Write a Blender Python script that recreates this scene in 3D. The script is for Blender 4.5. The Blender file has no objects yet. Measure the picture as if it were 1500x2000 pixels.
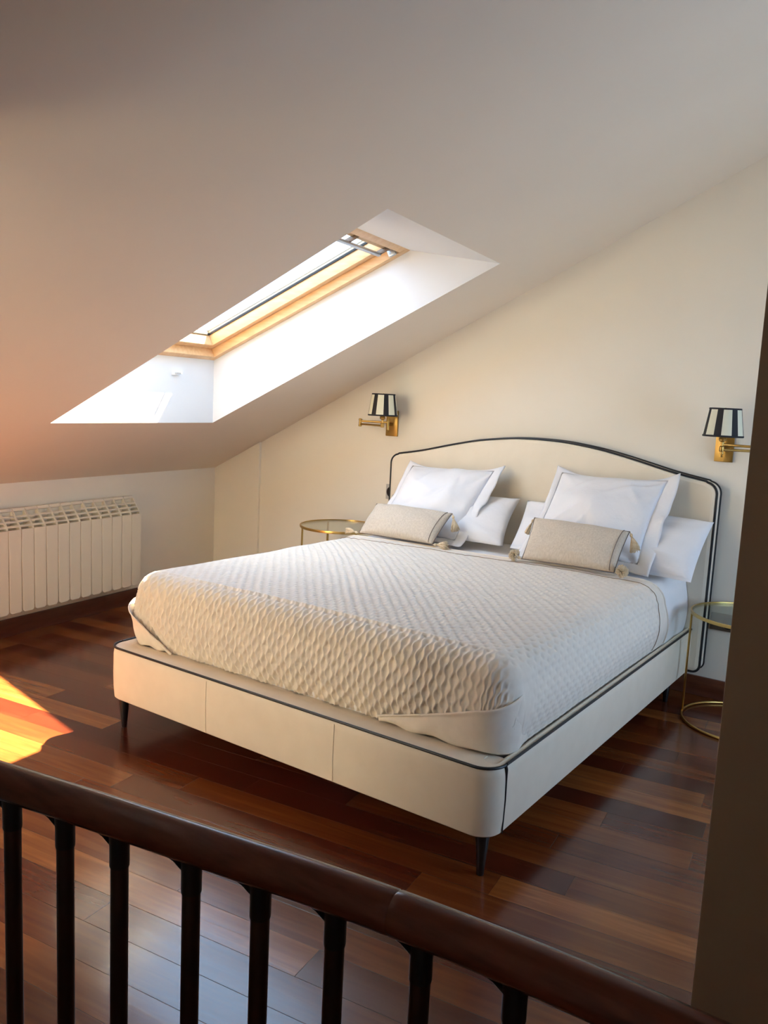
import bpy, bmesh, math, random
import numpy as np
from mathutils import Vector, Matrix, noise
random.seed(7)
pi = math.pi
C = bpy.context.scene.collection
scene = bpy.context.scene

# ------------------------------------------------------------------ house frame
# the attic (left wall, roof slope, skylight, planks) is turned 7.2 degrees against the headboard wall (y = 0)
PH = math.atan(.1268); c7, s7 = math.cos(PH), math.sin(PH)
HK, ME = .842, .4929                      # knee wall height, slope of the ceiling
def HW(a, b, z=0.): return Vector((a*c7 - b*s7, a*s7 + b*c7, z))     # house -> world
def ceil_z(a): return HK + ME*a

# ------------------------------------------------------------------ camera, world, sun, exposure
cam_d = bpy.data.cameras.new('camera'); cam = bpy.data.objects.new('camera', cam_d); C.objects.link(cam)
CP = Vector((4.3835, -4.1612, 1.3797)); yaw, pit, rol = .6081, -.1352, .0476
fw = Vector((-math.sin(yaw)*math.cos(pit), math.cos(yaw)*math.cos(pit), math.sin(pit)))
rt = Vector((math.cos(yaw), math.sin(yaw), 0)); up = rt.cross(fw)
rt, up = rt*math.cos(rol)+up*math.sin(rol), -rt*math.sin(rol)+up*math.cos(rol)
M = Matrix((rt, up, -fw)).transposed().to_4x4(); M.translation = CP
cam.matrix_world = M
cam_d.sensor_fit = 'VERTICAL'; cam_d.sensor_height = 24; cam_d.lens = 24*1606.68/2000
cam_d.clip_start = .02
scene.camera = cam

SKY = 4.6
SUN = 66.0
ADDED_WIN2 = True
EXPO = 0.66
w = bpy.data.worlds.new('sky'); scene.world = w; w.use_nodes = True
bg = w.node_tree.nodes['Background']; bg.inputs[0].default_value = (.54, .77, 1.10, 1); bg.inputs[1].default_value = SKY

sd = bpy.data.lights.new('sun', 'SUN'); sun = bpy.data.objects.new('sun', sd); C.objects.link(sun)
sd.energy = SUN; sd.color = (1, .81, .54); sd.angle = math.radians(.6)
SDIR = HW(-.218, -.652, -1).normalized()
sun.rotation_euler = SDIR.to_track_quat('-Z', 'Y').to_euler(); sun.location = (2, 0, 6)

ROOFA = math.atan(.459)
Xr = HW(math.cos(ROOFA), 0, math.sin(ROOFA)); Yr = HW(0, 1, 0); Nr = Xr.cross(Yr)    # Nr points up/out
for yc in ((-1.509, -4.385) if ADDED_WIN2 else (-1.509,)):
    pd = bpy.data.lights.new('skylight_portal', 'AREA'); por = bpy.data.objects.new('skylight_portal', pd); C.objects.link(por)
    pd.shape = 'RECTANGLE'; pd.size = 1.25; pd.size_y = 1.02; pd.cycles.is_portal = True
    Mp = Matrix((Xr, Yr, Nr)).transposed().to_4x4(); Mp.translation = HW(1.34, yc, 1.56+.459*(1.34-.735)+.19)
    por.matrix_world = Mp

pd = bpy.data.lights.new('added_window_portal', 'AREA'); por = bpy.data.objects.new('added_window_portal', pd); C.objects.link(por)
pd.shape = 'RECTANGLE'; pd.size = 1.4; pd.size_y = 1.4; pd.cycles.is_portal = True
por.location = HW(5.4+.10, -1.80, 1.15); por.rotation_euler = (-HW(1, 0, 0)).to_track_quat('-Z', 'Y').to_euler()

vs = scene.view_settings
scene.display_settings.display_device = 'sRGB'
vs.view_transform = 'Standard'; vs.look = 'None'; vs.gamma = 1; vs.exposure = EXPO; vs.use_curve_mapping = False
scene.cycles.max_bounces = 14; scene.cycles.diffuse_bounces = 8; scene.cycles.glossy_bounces = 5
scene.cycles.transparent_max_bounces = 12
scene.cycles.sample_clamp_indirect = 8
scene.cycles.caustics_reflective = False; scene.cycles.caustics_refractive = False

# ------------------------------------------------------------------ materials
def mat(name, col=(.8, .8, .8), rough=.6, metal=0., **kw):
    m = bpy.data.materials.new(name); m.use_nodes = True
    b = m.node_tree.nodes['Principled BSDF']
    b.inputs['Base Color'].default_value = (*col, 1); b.inputs['Roughness'].default_value = rough
    b.inputs['Metallic'].default_value = metal
    for k, v in kw.items():
        b.inputs[k].default_value = v
    return m
def N(m, t, **kw):
    n = m.node_tree.nodes.new(t)
    for k, v in kw.items(): setattr(n, k, v)
    return n
def L(m, a, b): m.node_tree.links.new(a, b)
def bsdf(m): return m.node_tree.nodes['Principled BSDF']
def val(m, op, a, b=None, c=None):
    n = N(m, 'ShaderNodeMath', operation=op)
    for i, x in enumerate((a, b, c)):
        if x is None: continue
        if isinstance(x, (int, float)): n.inputs[i].default_value = x
        else: L(m, x, n.inputs[i])
    return n.outputs[0]
def add_bump(m, scale, strength, dist=.002, detail=3, coords='Object', stretch=(1, 1, 1), kind='noise'):
    tc = N(m, 'ShaderNodeTexCoord'); mp = N(m, 'ShaderNodeMapping'); mp.inputs['Scale'].default_value = stretch
    L(m, tc.outputs[coords], mp.inputs[0])
    t = N(m, 'ShaderNodeTexNoise'); t.inputs['Scale'].default_value = scale; t.inputs['Detail'].default_value = detail
    L(m, mp.outputs[0], t.inputs['Vector'])
    bp = N(m, 'ShaderNodeBump'); bp.inputs['Strength'].default_value = strength; bp.inputs['Distance'].default_value = dist
    L(m, t.outputs['Fac'], bp.inputs['Height']); L(m, bp.outputs[0], bsdf(m).inputs['Normal'])
    return t
def mottle(m, colA, colB, scale=6, stretch=(1, 1, 1), detail=4, lo=.35, hi=.65):
    tc = N(m, 'ShaderNodeTexCoord'); mp = N(m, 'ShaderNodeMapping'); mp.inputs['Scale'].default_value = stretch
    L(m, tc.outputs['Object'], mp.inputs[0])
    t = N(m, 'ShaderNodeTexNoise'); t.inputs['Scale'].default_value = scale; t.inputs['Detail'].default_value = detail
    L(m, mp.outputs[0], t.inputs['Vector'])
    r = N(m, 'ShaderNodeValToRGB'); r.color_ramp.elements[0].color = (*colA, 1); r.color_ramp.elements[1].color = (*colB, 1)
    r.color_ramp.elements[0].position = lo; r.color_ramp.elements[1].position = hi
    L(m, t.outputs['Fac'], r.inputs[0]); L(m, r.outputs[0], bsdf(m).inputs['Base Color'])

M_wall = mat('wall_paint', rough=.85); mottle(M_wall, (.80, .755, .665), (.82, .775, .685), 2.5); add_bump(M_wall, 60, .08, .002)
M_ceil = mat('ceiling_paint', rough=.85); mottle(M_ceil, (.765, .665, .540), (.785, .685, .56), 1.6); add_bump(M_ceil, 40, .08, .002)
M_rev = mat('reveal_paint', (.66, .67, .68), .8); add_bump(M_rev, 60, .06, .002)
M_cream = mat('cream_leatherette', rough=.55); mottle(M_cream, (.74, .66, .54), (.77, .69, .57), 14); add_bump(M_cream, 350, .12, .001)
M_head = mat('cream_upholstery', rough=.75); mottle(M_head, (.76, .68, .55), (.79, .71, .58), 9); add_bump(M_head, 400, .15, .001)
M_pipe = mat('black_piping', (.012, .012, .014), .45)
M_black = mat('black_lacquer', (.012, .010, .010), .3)
M_blanket = mat('quilted_cotton', rough=.9); mottle(M_blanket, (.78, .71, .62), (.82, .75, .66), 30); add_bump(M_blanket, 900, .2, .0008)
bsdf(M_blanket).inputs['Sheen Weight'].default_value = .15
M_stitch = mat('brown_thread', (.30, .20, .12), .8)
M_thread = mat('grey_brown_thread', (.16, .12, .10), .8)
M_white = mat('white_cotton', rough=.85); mottle(M_white, (.80, .80, .83), (.83, .83, .855), 5); add_bump(M_white, 14, .35, .012, 4)
M_sheet = mat('white_sheet', rough=.85); mottle(M_sheet, (.80, .79, .80), (.83, .82, .83), 5); add_bump(M_sheet, 9, .3, .012, 3)
M_linen = mat('beige_linen', rough=.95); mottle(M_linen, (.55, .47, .38), (.66, .58, .48), 160, (1, 1, .35), 3, .3, .7); add_bump(M_linen, 420, .5, .0012)
M_tassel = mat('tassel_yarn', rough=.95); mottle(M_tassel, (.62, .48, .31), (.76, .64, .46), 90)
M_brass = mat('brushed_brass', (.50, .32, .10), .34, 1.0); add_bump(M_brass, 60, .06, .001, stretch=(1, 1, 12))
M_gold = mat('gold_metal', (.62, .42, .14), .28, 1.0)
M_shadeC = mat('shade_cream', (.74, .74, .60), .8)
M_shadeB = mat('shade_black', (.010, .009, .012), .7)
M_shadeI = mat('shade_lining', (.7, .66, .55), .8)
M_bulb = mat('opal_bulb', (.85, .84, .8), .3)
M_rad = mat('radiator_enamel', (.74, .69, .58), .38)
M_dark = mat('dark_gap', (.05, .04, .03), .8)
M_bronze = mat('bronze_plate', (.14, .10, .07), .4, .4)
M_plastic = mat('grey_plastic', (.45, .43, .40), .5)
M_alu = mat('aluminium', (.50, .52, .54), .35, .6)
M_whitepl = mat('white_plastic', (.8, .8, .8), .4)
M_gasket = mat('rubber_gasket', (.02, .02, .02), .6)
M_mattr = M_sheet

# pine of the roof window
M_pine = mat('pine_wood', rough=.42)
mottle(M_pine, (.70, .42, .20), (.80, .54, .29), 7, (1.2, 9, 9), 5, .3, .75)

# dark steel balusters, mahogany handrail
M_steel = mat('dark_steel', (.085, .055, .045), .3, .9)
M_rail = mat('mahogany', rough=.24); mottle(M_rail, (.10, .026, .014), (.15, .042, .022), 10, (1, 7, 7), 5)

M_base = mat('dark_baseboard', rough=.35); mottle(M_base, (.085, .022, .010), (.12, .034, .015), 9, (1, 1, 6), 4)

# floor: rows of planks along the house x axis, every plank with a tone of its own
M_floor = mat('hardwood_planks', rough=.2)
def floor_nodes(m):
    tc = N(m, 'ShaderNodeTexCoord'); mp = N(m, 'ShaderNodeMapping', vector_type='POINT')
    mp.inputs['Rotation'].default_value = (0, 0, -PH)
    L(m, tc.outputs['Object'], mp.inputs[0])
    sp = N(m, 'ShaderNodeSeparateXYZ'); L(m, mp.outputs[0], sp.inputs[0])
    X, Y = sp.outputs[0], sp.outputs[1]
    PW, PL = .113, 1.15
    yy = val(m, 'DIVIDE', val(m, 'ADD', Y, 2.025 + PW*100), PW)
    row = val(m, 'FLOOR', yy); fy = val(m, 'FRACT', yy)
    wn = N(m, 'ShaderNodeTexWhiteNoise', noise_dimensions='1D'); L(m, row, wn.inputs['W'])
    xx = val(m, 'DIVIDE', val(m, 'ADD', val(m, 'ADD', X, 40.), val(m, 'MULTIPLY', wn.outputs['Value'], PL)), PL)
    col = val(m, 'FLOOR', xx); fx = val(m, 'FRACT', xx)
    cv = N(m, 'ShaderNodeCombineXYZ'); L(m, row, cv.inputs[0]); L(m, col, cv.inputs[1])
    w2 = N(m, 'ShaderNodeTexWhiteNoise', noise_dimensions='3D'); L(m, cv.outputs[0], w2.inputs['Vector'])
    ramp = N(m, 'ShaderNodeValToRGB'); cr = ramp.color_ramp
    cols = [(0., (.052, .009, .004)), (.3, (.080, .015, .006)), (.6, (.138, .035, .009)), (.85, (.215, .066, .016)), (1., (.32, .11, .028))]
    cr.elements[0].position, cr.elements[0].color = 0, (*cols[0][1], 1)
    cr.elements[1].position, cr.elements[1].color = 1, (*cols[-1][1], 1)
    for p_, c_ in cols[1:-1]:
        e = cr.elements.new(p_); e.color = (*c_, 1)
    # grain
    gv = N(m, 'ShaderNodeCombineXYZ')
    L(m, val(m, 'ADD', X, val(m, 'MULTIPLY', w2.outputs['Value'], 30.)), gv.inputs[0]); L(m, val(m, 'MULTIPLY', Y, 14.), gv.inputs[1])
    L(m, val(m, 'MULTIPLY', w2.outputs['Value'], 9.), gv.inputs[2])
    g = N(m, 'ShaderNodeTexNoise'); g.inputs['Scale'].default_value = 2.6; g.inputs['Detail'].default_value = 6; g.inputs['Distortion'].default_value = .6
    L(m, gv.outputs[0], g.inputs['Vector'])
    t = val(m, 'ADD', val(m, 'MULTIPLY', w2.outputs['Value'], .80), val(m, 'MULTIPLY', val(m, 'SUBTRACT', g.outputs['Fac'], .35), .62))
    L(m, t, ramp.inputs[0])
    # joints
    ey = val(m, 'MULTIPLY', val(m, 'MINIMUM', fy, val(m, 'SUBTRACT', 1., fy)), PW)
    ex = val(m, 'MULTIPLY', val(m, 'MINIMUM', fx, val(m, 'SUBTRACT', 1., fx)), PL)
    e = val(m, 'MINIMUM', ex, ey)
    j = val(m, 'MINIMUM', val(m, 'DIVIDE', e, .0011), 1.)
    mx = N(m, 'ShaderNodeMix', data_type='RGBA'); mx.inputs[6].default_value = (.02, .006, .004, 1)
    L(m, val(m, 'ADD', val(m, 'MULTIPLY', j, .65), .35), mx.inputs[0]); L(m, ramp.outputs[0], mx.inputs[7])
    b = bsdf(m); L(m, mx.outputs[2], b.inputs['Base Color'])
    # gentle unevenness of the varnish
    n2 = N(m, 'ShaderNodeTexNoise'); n2.inputs['Scale'].default_value = 5.; L(m, gv.outputs[0], n2.inputs['Vector'])
    r = val(m, 'ADD', val(m, 'MULTIPLY', g.outputs['Fac'], .10), .15)
    L(m, r, b.inputs['Roughness'])
    bp = N(m, 'ShaderNodeBump'); bp.inputs['Strength'].default_value = .35; bp.inputs['Distance'].default_value = .0012
    hh = val(m, 'ADD', val(m, 'MULTIPLY', j, .6), val(m, 'MULTIPLY', g.outputs['Fac'], .4))
    L(m, hh, bp.inputs['Height']); L(m, bp.outputs[0], b.inputs['Normal'])
    b.inputs['Specular IOR Level'].default_value = .5; b.inputs['Coat Weight'].default_value = .15; b.inputs['Coat Roughness'].default_value = .14
floor_nodes(M_floor)

def glass(name, tint):
    m = bpy.data.materials.new(name); m.use_nodes = True; nt = m.node_tree
    nt.nodes.remove(nt.nodes['Principled BSDF'])
    tr = N(m, 'ShaderNodeBsdfTransparent'); tr.inputs[0].default_value = (*tint, 1)
    gl = N(m, 'ShaderNodeBsdfGlossy'); gl.inputs['Roughness'].default_value = .0
    ge = N(m, 'ShaderNodeNewGeometry'); dt = N(m, 'ShaderNodeVectorMath', operation='DOT_PRODUCT')
    L(m, ge.outputs['Normal'], dt.inputs[0]); L(m, ge.outputs['Incoming'], dt.inputs[1])
    q = val(m, 'POWER', val(m, 'SUBTRACT', 1., val(m, 'ABSOLUTE', dt.outputs['Value'])), 5.)
    fr = val(m, 'ADD', val(m, 'MULTIPLY', q, .95), .04)
    mx = N(m, 'ShaderNodeMixShader')
    L(m, fr, mx.inputs[0]); L(m, tr.outputs[0], mx.inputs[1]); L(m, gl.outputs[0], mx.inputs[2])
    L(m, mx.outputs[0], nt.nodes['Material Output'].inputs[0])
    return m
M_pane = glass('window_glass', (.96, .98, .98)); M_tglass = glass('table_glass', (.90, .95, .91))

# ------------------------------------------------------------------ helpers
def link_mesh(name, verts, faces, m, parent=None, origin=None, smooth=True, mats=None, fmat=None):
    v = np.array(verts, dtype=float)
    if parent is None:
        if origin is None:
            lo, hi = v.min(0), v.max(0); origin = ((lo[0]+hi[0])/2, (lo[1]+hi[1])/2, lo[2])
        org = np.array(origin, float)
    else:
        org = np.array(world_loc(parent))
    me = bpy.data.meshes.new(name); me.from_pydata((v-org).tolist(), [], [tuple(int(i) for i in f) for f in faces])
    me.update()
    for x in (mats or [m]): me.materials.append(x)
    if fmat is not None: me.polygons.foreach_set('material_index', fmat)
    if smooth: me.polygons.foreach_set('use_smooth', [True]*len(me.polygons))
    o = bpy.data.objects.new(name, me); C.objects.link(o)
    if parent is None: o.location = org
    else: o.parent = parent
    return o
def world_loc(o):
    l = Vector(o.location)
    while o.parent: o = o.parent; l += o.location
    return l
def tag(o, label=None, cat=None, group=None, kind=None):
    if label: o['label'] = label
    if cat: o['category'] = cat
    if group: o['group'] = group
    if kind: o['kind'] = kind
    return o
def empty(name, loc, label, cat, group=None):
    o = bpy.data.objects.new(name, None); C.objects.link(o); o.location = loc; o.empty_display_size = .1
    return tag(o, label, cat, group)

class MB:
    """collects shapes (world coordinates) into one mesh"""
    def __init__(s): s.v = []; s.f = []; s.fm = []; s.cur = 0
    def add(s, vs_, fs):
        n = len(s.v); s.v += [tuple(p) for p in vs_]; s.f += [[i+n for i in f] for f in fs]; s.fm += [s.cur]*len(fs); return s
    def bm(s, b):
        b.verts.ensure_lookup_table(); b.verts.index_update()
        s.add([v.co[:] for v in b.verts], [[v.index for v in f.verts] for f in b.faces]); b.free(); return s
    def box(s, lo, hi, bev=0., T=None, seg=2):
        b = bmesh.new(); bmesh.ops.create_cube(b, size=1)
        lo, hi = Vector(lo), Vector(hi)
        for v in b.verts: v.co = Vector([(lo[i]+hi[i])/2 + v.co[i]*(hi[i]-lo[i]) for i in range(3)])
        if bev > 0: bmesh.ops.bevel(b, geom=list(b.edges), offset=bev, segments=seg, affect='EDGES', profile=.5)
        if T is not None:
            for v in b.verts: v.co = T @ v.co
        return s.bm(b)
    def prism(s, pts, d, bev=0., seg=2):
        """polygon pts (3D, planar) extruded by vector d"""
        b = bmesh.new(); vs1 = [b.verts.new(p) for p in pts]; f = b.faces.new(vs1)
        r = bmesh.ops.extrude_face_region(b, geom=[f]); d = Vector(d)
        for g in r['geom']:
            if isinstance(g, bmesh.types.BMVert): g.co += d
        bmesh.ops.recalc_face_normals(b, faces=b.faces)
        if bev > 0: bmesh.ops.bevel(b, geom=list(b.edges), offset=bev, segments=seg, affect='EDGES', profile=.5)
        return s.bm(b)
    def tube(s, path, r, n=10, closed=False, caps=True, flat=1., up_=Vector((0, 0, 1))):
        P = [Vector(p) for p in path]; k = len(P); rr = r if isinstance(r, (list, tuple)) else [r]*k
        vs_ = []; fs = []; prev = None
        for i in range(k):
            if closed: t = P[(i+1) % k]-P[i-1]
            else: t = P[min(i+1, k-1)]-P[max(i-1, 0)]
            t.normalize()
            if prev is None:
                a = up_.cross(t)
                if a.length < 1e-4: a = Vector((1, 0, 0)).cross(t)
            else: a = prev - t*prev.dot(t)
            a.normalize(); prev = a.copy(); b = t.cross(a)
            for j in range(n):
                q = 2*pi*j/n; vs_.append(P[i] + a*math.cos(q)*rr[i] + b*math.sin(q)*rr[i]*flat)
        rng = k if closed else k-1
        for i in range(rng):
            for j in range(n):
                i2 = (i+1) % k; fs.append([i*n+j, i*n+(j+1) % n, i2*n+(j+1) % n, i2*n+j])
        if caps and not closed:
            fs.append([j for j in range(n)][::-1]); fs.append([(k-1)*n+j for j in range(n)])
        return s.add(vs_, fs)
    def lathe(s, prof, cx, cy, n=32, capb=True, capt=True):
        """prof: list of (r, z)"""
        vs_ = []; fs = []
        for r_, z in prof:
            for j in range(n): vs_.append((cx+r_*math.cos(2*pi*j/n), cy+r_*math.sin(2*pi*j/n), z))
        for i in range(len(prof)-1):
            for j in range(n): fs.append([i*n+j, i*n+(j+1) % n, (i+1)*n+(j+1) % n, (i+1)*n+j])
        if capb: fs.append([j for j in range(n)][::-1])
        if capt: fs.append([(len(prof)-1)*n+j for j in range(n)])
        return s.add(vs_, fs)
    def build(s, name, m, parent=None, origin=None, smooth=True, mats=None, auto=True):
        o = link_mesh(name, s.v, s.f, m, parent, origin, smooth, mats, s.fm if mats else None)
        if smooth and auto:
            me = o.data
            b = bmesh.new(); b.from_mesh(me)
            for e in b.edges:
                if len(e.link_faces) == 2 and e.calc_face_angle(0) > math.radians(38): e.smooth = False
            b.to_mesh(me); b.free()
        return o
def catmull(P, sub=8):
    P = [Vector(p) for p in P]; out = []
    for i in range(len(P)-1):
        p0 = P[max(i-1, 0)]; p1 = P[i]; p2 = P[i+1]; p3 = P[min(i+2, len(P)-1)]
        for k in range(sub):
            t = k/sub
            out.append(.5*((2*p1)+(p2-p0)*t+(2*p0-5*p1+4*p2-p3)*t*t+(3*p1-p0-3*p2+p3)*t**3))
    out.append(P[-1]); return out
def wob(x, y, seed, sc=1.):
    """smooth pseudo noise for numpy arrays, about -1..1"""
    r = np.random.RandomState(seed); o = 0
    for k in range(7):
        a = r.uniform(0, 2*pi); f = sc*r.uniform(.6, 1.9); ph = r.uniform(0, 2*pi)
        o = o + np.sin((x*np.cos(a)+y*np.sin(a))*f*2*pi+ph+.8*np.sin((x*np.sin(a)-y*np.cos(a))*f*4+ph*2))
    return o/4.

# ------------------------------------------------------------------ room shell
XR, YB = 5.4, -5.15
TN = math.tan(PH)
P0 = Vector((0, 0, 0)); P1 = Vector((XR/c7, 0, 0)); P2 = HW(XR, YB); P3 = HW(0, YB)
fl = MB(); fl.add([P3, P2, P1, P0], [[0, 1, 2, 3]]); tag(fl.build('floor', M_floor, origin=(0, 0, 0), smooth=False), kind='structure')

SX0, SX1, SY0, SY1 = .7354, 2.42, -2.074, -.944            # skylight opening in the ceiling (house frame)
S2Y0, S2Y1 = -4.95, -3.82                                  # unseen roof window added left of the view to bring in more light
def seamz(b): return -.016*max(0., -2.95-b)
ce = MB()
xs = [0, SX0, SX1, XR]
for i in range(3):
    a0, a1 = xs[i], xs[i+1]
    rows0 = [YB, S2Y0, S2Y1, -2.955, -2.945, SY0, SY1, None]
    for j in range(7):
        b0, b1 = rows0[j], rows0[j+1]
        if i == 1 and j in ((1, 5) if ADDED_WIN2 else (5,)): continue
        q = []
        for a, b in ((a0, b0), (a1, b0), (a1, b1), (a0, b1)):
            bb = -a*TN if b is None else b
            q.append(HW(a, bb, ceil_z(a)+seamz(bb)))
        ce.add(q, [[3, 2, 1, 0]])
tag(ce.build('ceiling', M_ceil, origin=(0, 0, 2), smooth=False), kind='structure')

zr0 = HK
wl = MB(); wl.add([P0, P3, HW(0, YB, HK), Vector((0, 0, HK))], [[0, 1, 2, 3]])
tag(wl.build('wall_left', M_wall, origin=(0, 0, 0), smooth=False), kind='structure')
xe = XR/c7
wb = MB(); wb.add([(0, 0, 0), (xe, 0, 0), (xe, 0, ceil_z(XR)), (0, 0, HK)], [[0, 3, 2, 1]])
tag(wb.build('wall_back', M_wall, origin=(0, 0, 0), smooth=False), kind='structure')
# right wall, with an unseen window added to light the bed's right side
RY0, RY1, RZ0, RZ1 = -2.50, -1.10, .45, 1.85
wr = MB(); ytop = -XR*TN; zc = ceil_z(XR)
for (y0, y1, z0, z1) in ((YB, RY0, 0, zc), (RY1, ytop, 0, zc), (RY0, RY1, 0, RZ0), (RY0, RY1, RZ1, zc)):
    wr.add([HW(XR, y0, z0), HW(XR, y1, z0), HW(XR, y1, z1), HW(XR, y0, z1)], [[0, 1, 2, 3]])
tag(wr.build('wall_right', M_wall, origin=P1, smooth=False), kind='structure')
TH0 = Matrix(((c7, -s7, 0, 0), (s7, c7, 0, 0), (0, 0, 1, 0), (0, 0, 0, 1)))
w3 = bpy.data.objects.new('added_window_3', None); C.objects.link(w3); w3.location = HW(XR, RY0, RZ0); w3['kind'] = 'structure'
m = MB()
for lo, hi in (((XR, RY0, RZ0), (XR+.12, RY0+.05, RZ1)), ((XR, RY1-.05, RZ0), (XR+.12, RY1, RZ1)), ((XR, RY0+.05, RZ0), (XR+.12, RY1-.05, RZ0+.05)), ((XR, RY0+.05, RZ1-.05), (XR+.12, RY1-.05, RZ1))):
    m.box(lo, hi, .004, TH0)
m.build('frame', M_rev, w3)
m = MB(); m.box((XR+.06, RY0+.05, RZ0+.05), (XR+.064, RY1-.05, RZ1-.05), 0, TH0); m.build('pane', M_pane, w3, smooth=False)
wf = MB(); wf.add([P3, P2, HW(XR, YB, ceil_z(XR)+seamz(YB)), HW(0, YB, HK+seamz(YB))], [[0, 1, 2, 3]])
tag(wf.build('wall_front', M_wall, origin=P3, smooth=False), kind='structure')

# shallow pilaster in the corner of the headboard wall
px = .435
tp = MB(); tp.prism([(-.0, -.02, 0), (px, -.02, 0), (px, -.02, HK+.489*px-.001), (0, -.02, HK-.001)], (0, .02, 0), .0015, 1)
tag(tp.build('trim_1', M_wall, smooth=False), kind='structure')

# partition end beside the stair, in the foreground on the right
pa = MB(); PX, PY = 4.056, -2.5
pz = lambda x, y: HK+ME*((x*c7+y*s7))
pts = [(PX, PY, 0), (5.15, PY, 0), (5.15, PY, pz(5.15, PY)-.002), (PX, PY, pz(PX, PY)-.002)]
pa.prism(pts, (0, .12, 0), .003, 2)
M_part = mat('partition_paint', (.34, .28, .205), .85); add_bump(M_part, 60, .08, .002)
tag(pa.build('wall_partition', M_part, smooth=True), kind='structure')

# unseen wall added to keep bounce off the partition; the railing ends on it
sw = MB(); q = [(2.25, YB+.001, 0), (2.25, -3.60, 0), (2.25, -3.60, ceil_z(2.25)+seamz(-3.6)-.002), (2.25, YB+.001, ceil_z(2.25)+seamz(YB)-.002)]
sw.prism([HW(*v_) for v_ in q], HW(-.10, 0, -.0)+Vector((0, 0, 0)), .0)
tag(sw.build('added_shade_wall', M_wall, smooth=False), kind='structure')

# skylight shaft
def fz(a): return 1.56+.459*(a-.735)
WX0, WX1 = .7354, 1.944
def roof_window(SY0, SY1, tname, wname, wlabel):
    rv = MB(); sh_ = seamz((SY0+SY1)/2)
    cz0, cz1 = ceil_z(SX0)+seamz(SY0)*0+sh_, ceil_z(SX1)+sh_
    rv.add([HW(SX0, SY0, cz0), HW(SX0, SY1, cz0), HW(WX0, SY1, fz(WX0)), HW(WX0, SY0, fz(WX0))], [[0, 1, 2, 3]])
    rv.add([HW(SX1, SY0, cz1), HW(SX1, SY1, cz1), HW(WX1, SY1, fz(WX1)), HW(WX1, SY0, fz(WX1))], [[3, 2, 1, 0]])
    for y, fl_ in ((SY1, [0, 1, 2, 3]), (SY0, [3, 2, 1, 0])):
        rv.add([HW(SX0, y, cz0), HW(SX1, y, cz1), HW(WX1, y, fz(WX1)), HW(WX0, y, fz(WX0))], [fl_])
    tag(rv.build(tname, M_rev, smooth=False), kind='structure')

    # roof window (frame, sash, pane, ventilation bar)
    Ls = (WX1-WX0)/math.cos(ROOFA); Wd = SY1-SY0
    T = Matrix((Xr, Yr, Nr)).transposed().to_4x4(); T.translation = HW(WX0, SY0, fz(WX0))   # local: x up the slope, y across, z outward
    win = bpy.data.objects.new(wname, None); C.objects.link(win); win.location = T.translation; win['kind'] = 'structure'; win['label'] = wlabel
    def ring(o, i, z0, z1, name, m, bev=.004):
        r = MB()
        for lo, hi in (((o, o, z0), (Ls-o, i, z1)), ((o, Wd-i, z0), (Ls-o, Wd-o, z1)), ((o, i, z0), (i, Wd-i, z1)), ((Ls-i, i, z0), (Ls-o, Wd-i, z1))):
            r.box(lo, hi, bev, T)
        return r.build(name, m, win)
    ring(-.012, .040, -.003, .085, 'frame', M_pine)
    ring(.043, .088, .042, .125, 'sash', M_pine)
    ring(.084, .094, .100, .112, 'gasket', M_gasket, .001)
    ring(-.01, .05, .085, .135, 'outer_cover', M_alu)
    ring(.05, .088, .126, .134, 'sash_cover', M_alu)
    g_ = MB(); g_.box((.086, .086, .108), (Ls-.086, Wd-.086, .114), 0, T); g_.build('pane', M_pane, win, smooth=False)
    vb = MB(); vb.box((Ls-.118, .05, -.002), (Ls-.100, Wd-.12, .014), .004, T); vbo = vb.build('ventilation_bar', M_alu, win)
    vf = MB(); vf.box((Ls-.086, .043, .026), (Ls-.043, Wd-.043, .100), .004, T); vf.build('ventilation_flap', M_pine, win)
    vk = MB()
    for yy in (Wd-.12, Wd-.42, Wd-.80):
        vk.box((Ls-.120, yy, .006), (Ls-.050, yy+.006, .030), .001, T)
    vk.build('bar_bracket', M_bronze, vbo)
    hg = MB(); hg.box((Ls-.088, Wd-.070, -.006), (Ls-.05, Wd-.048, .03), .003, T); hg.build('hinge', M_alu, win)

roof_window(SY0, SY1, 'trim_2', 'window_1', 'pine framed roof window set in the sloping ceiling above the left of the bed')
if ADDED_WIN2: roof_window(S2Y0, S2Y1, 'trim_3', 'added_window_2', 'unseen second roof window added to light the room')

# small barrel latch on the lower side of the shaft
la = HW(.7354, -1.262, 1.471)
lt = empty('barrel_latch', la, 'small white and steel barrel latch on the lower face of the skylight shaft', 'latch')
b = MB(); TT = Matrix(((c7, -s7, 0, la.x), (s7, c7, 0, la.y), (0, 0, 1, la.z), (0, 0, 0, 1)))
b.box((0, -.028, -.012), (.007, .028, .012), .002, TT); b.build('base_plate', M_whitepl, lt)
b = MB(); b.tube([TT @ Vector((.007, -.004, 0)), TT @ Vector((.050, -.004, 0))], .006, 12); b.build('bolt', M_alu, lt)

# baseboards
bb = MB(); bb.box((px, -.016, 0), (xe-.01, 0, .097), .003)
tag(bb.build('baseboard_back', M_base), kind='structure')
bl = MB(); TH = Matrix(((c7, -s7, 0, 0), (s7, c7, 0, 0), (0, 0, 1, 0), (0, 0, 0, 1)))
bl.box((0, YB+.02, 0), (.016, -.05, .097), .003, TH)
tag(bl.build('baseboard_left', M_base), kind='structure')

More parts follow.
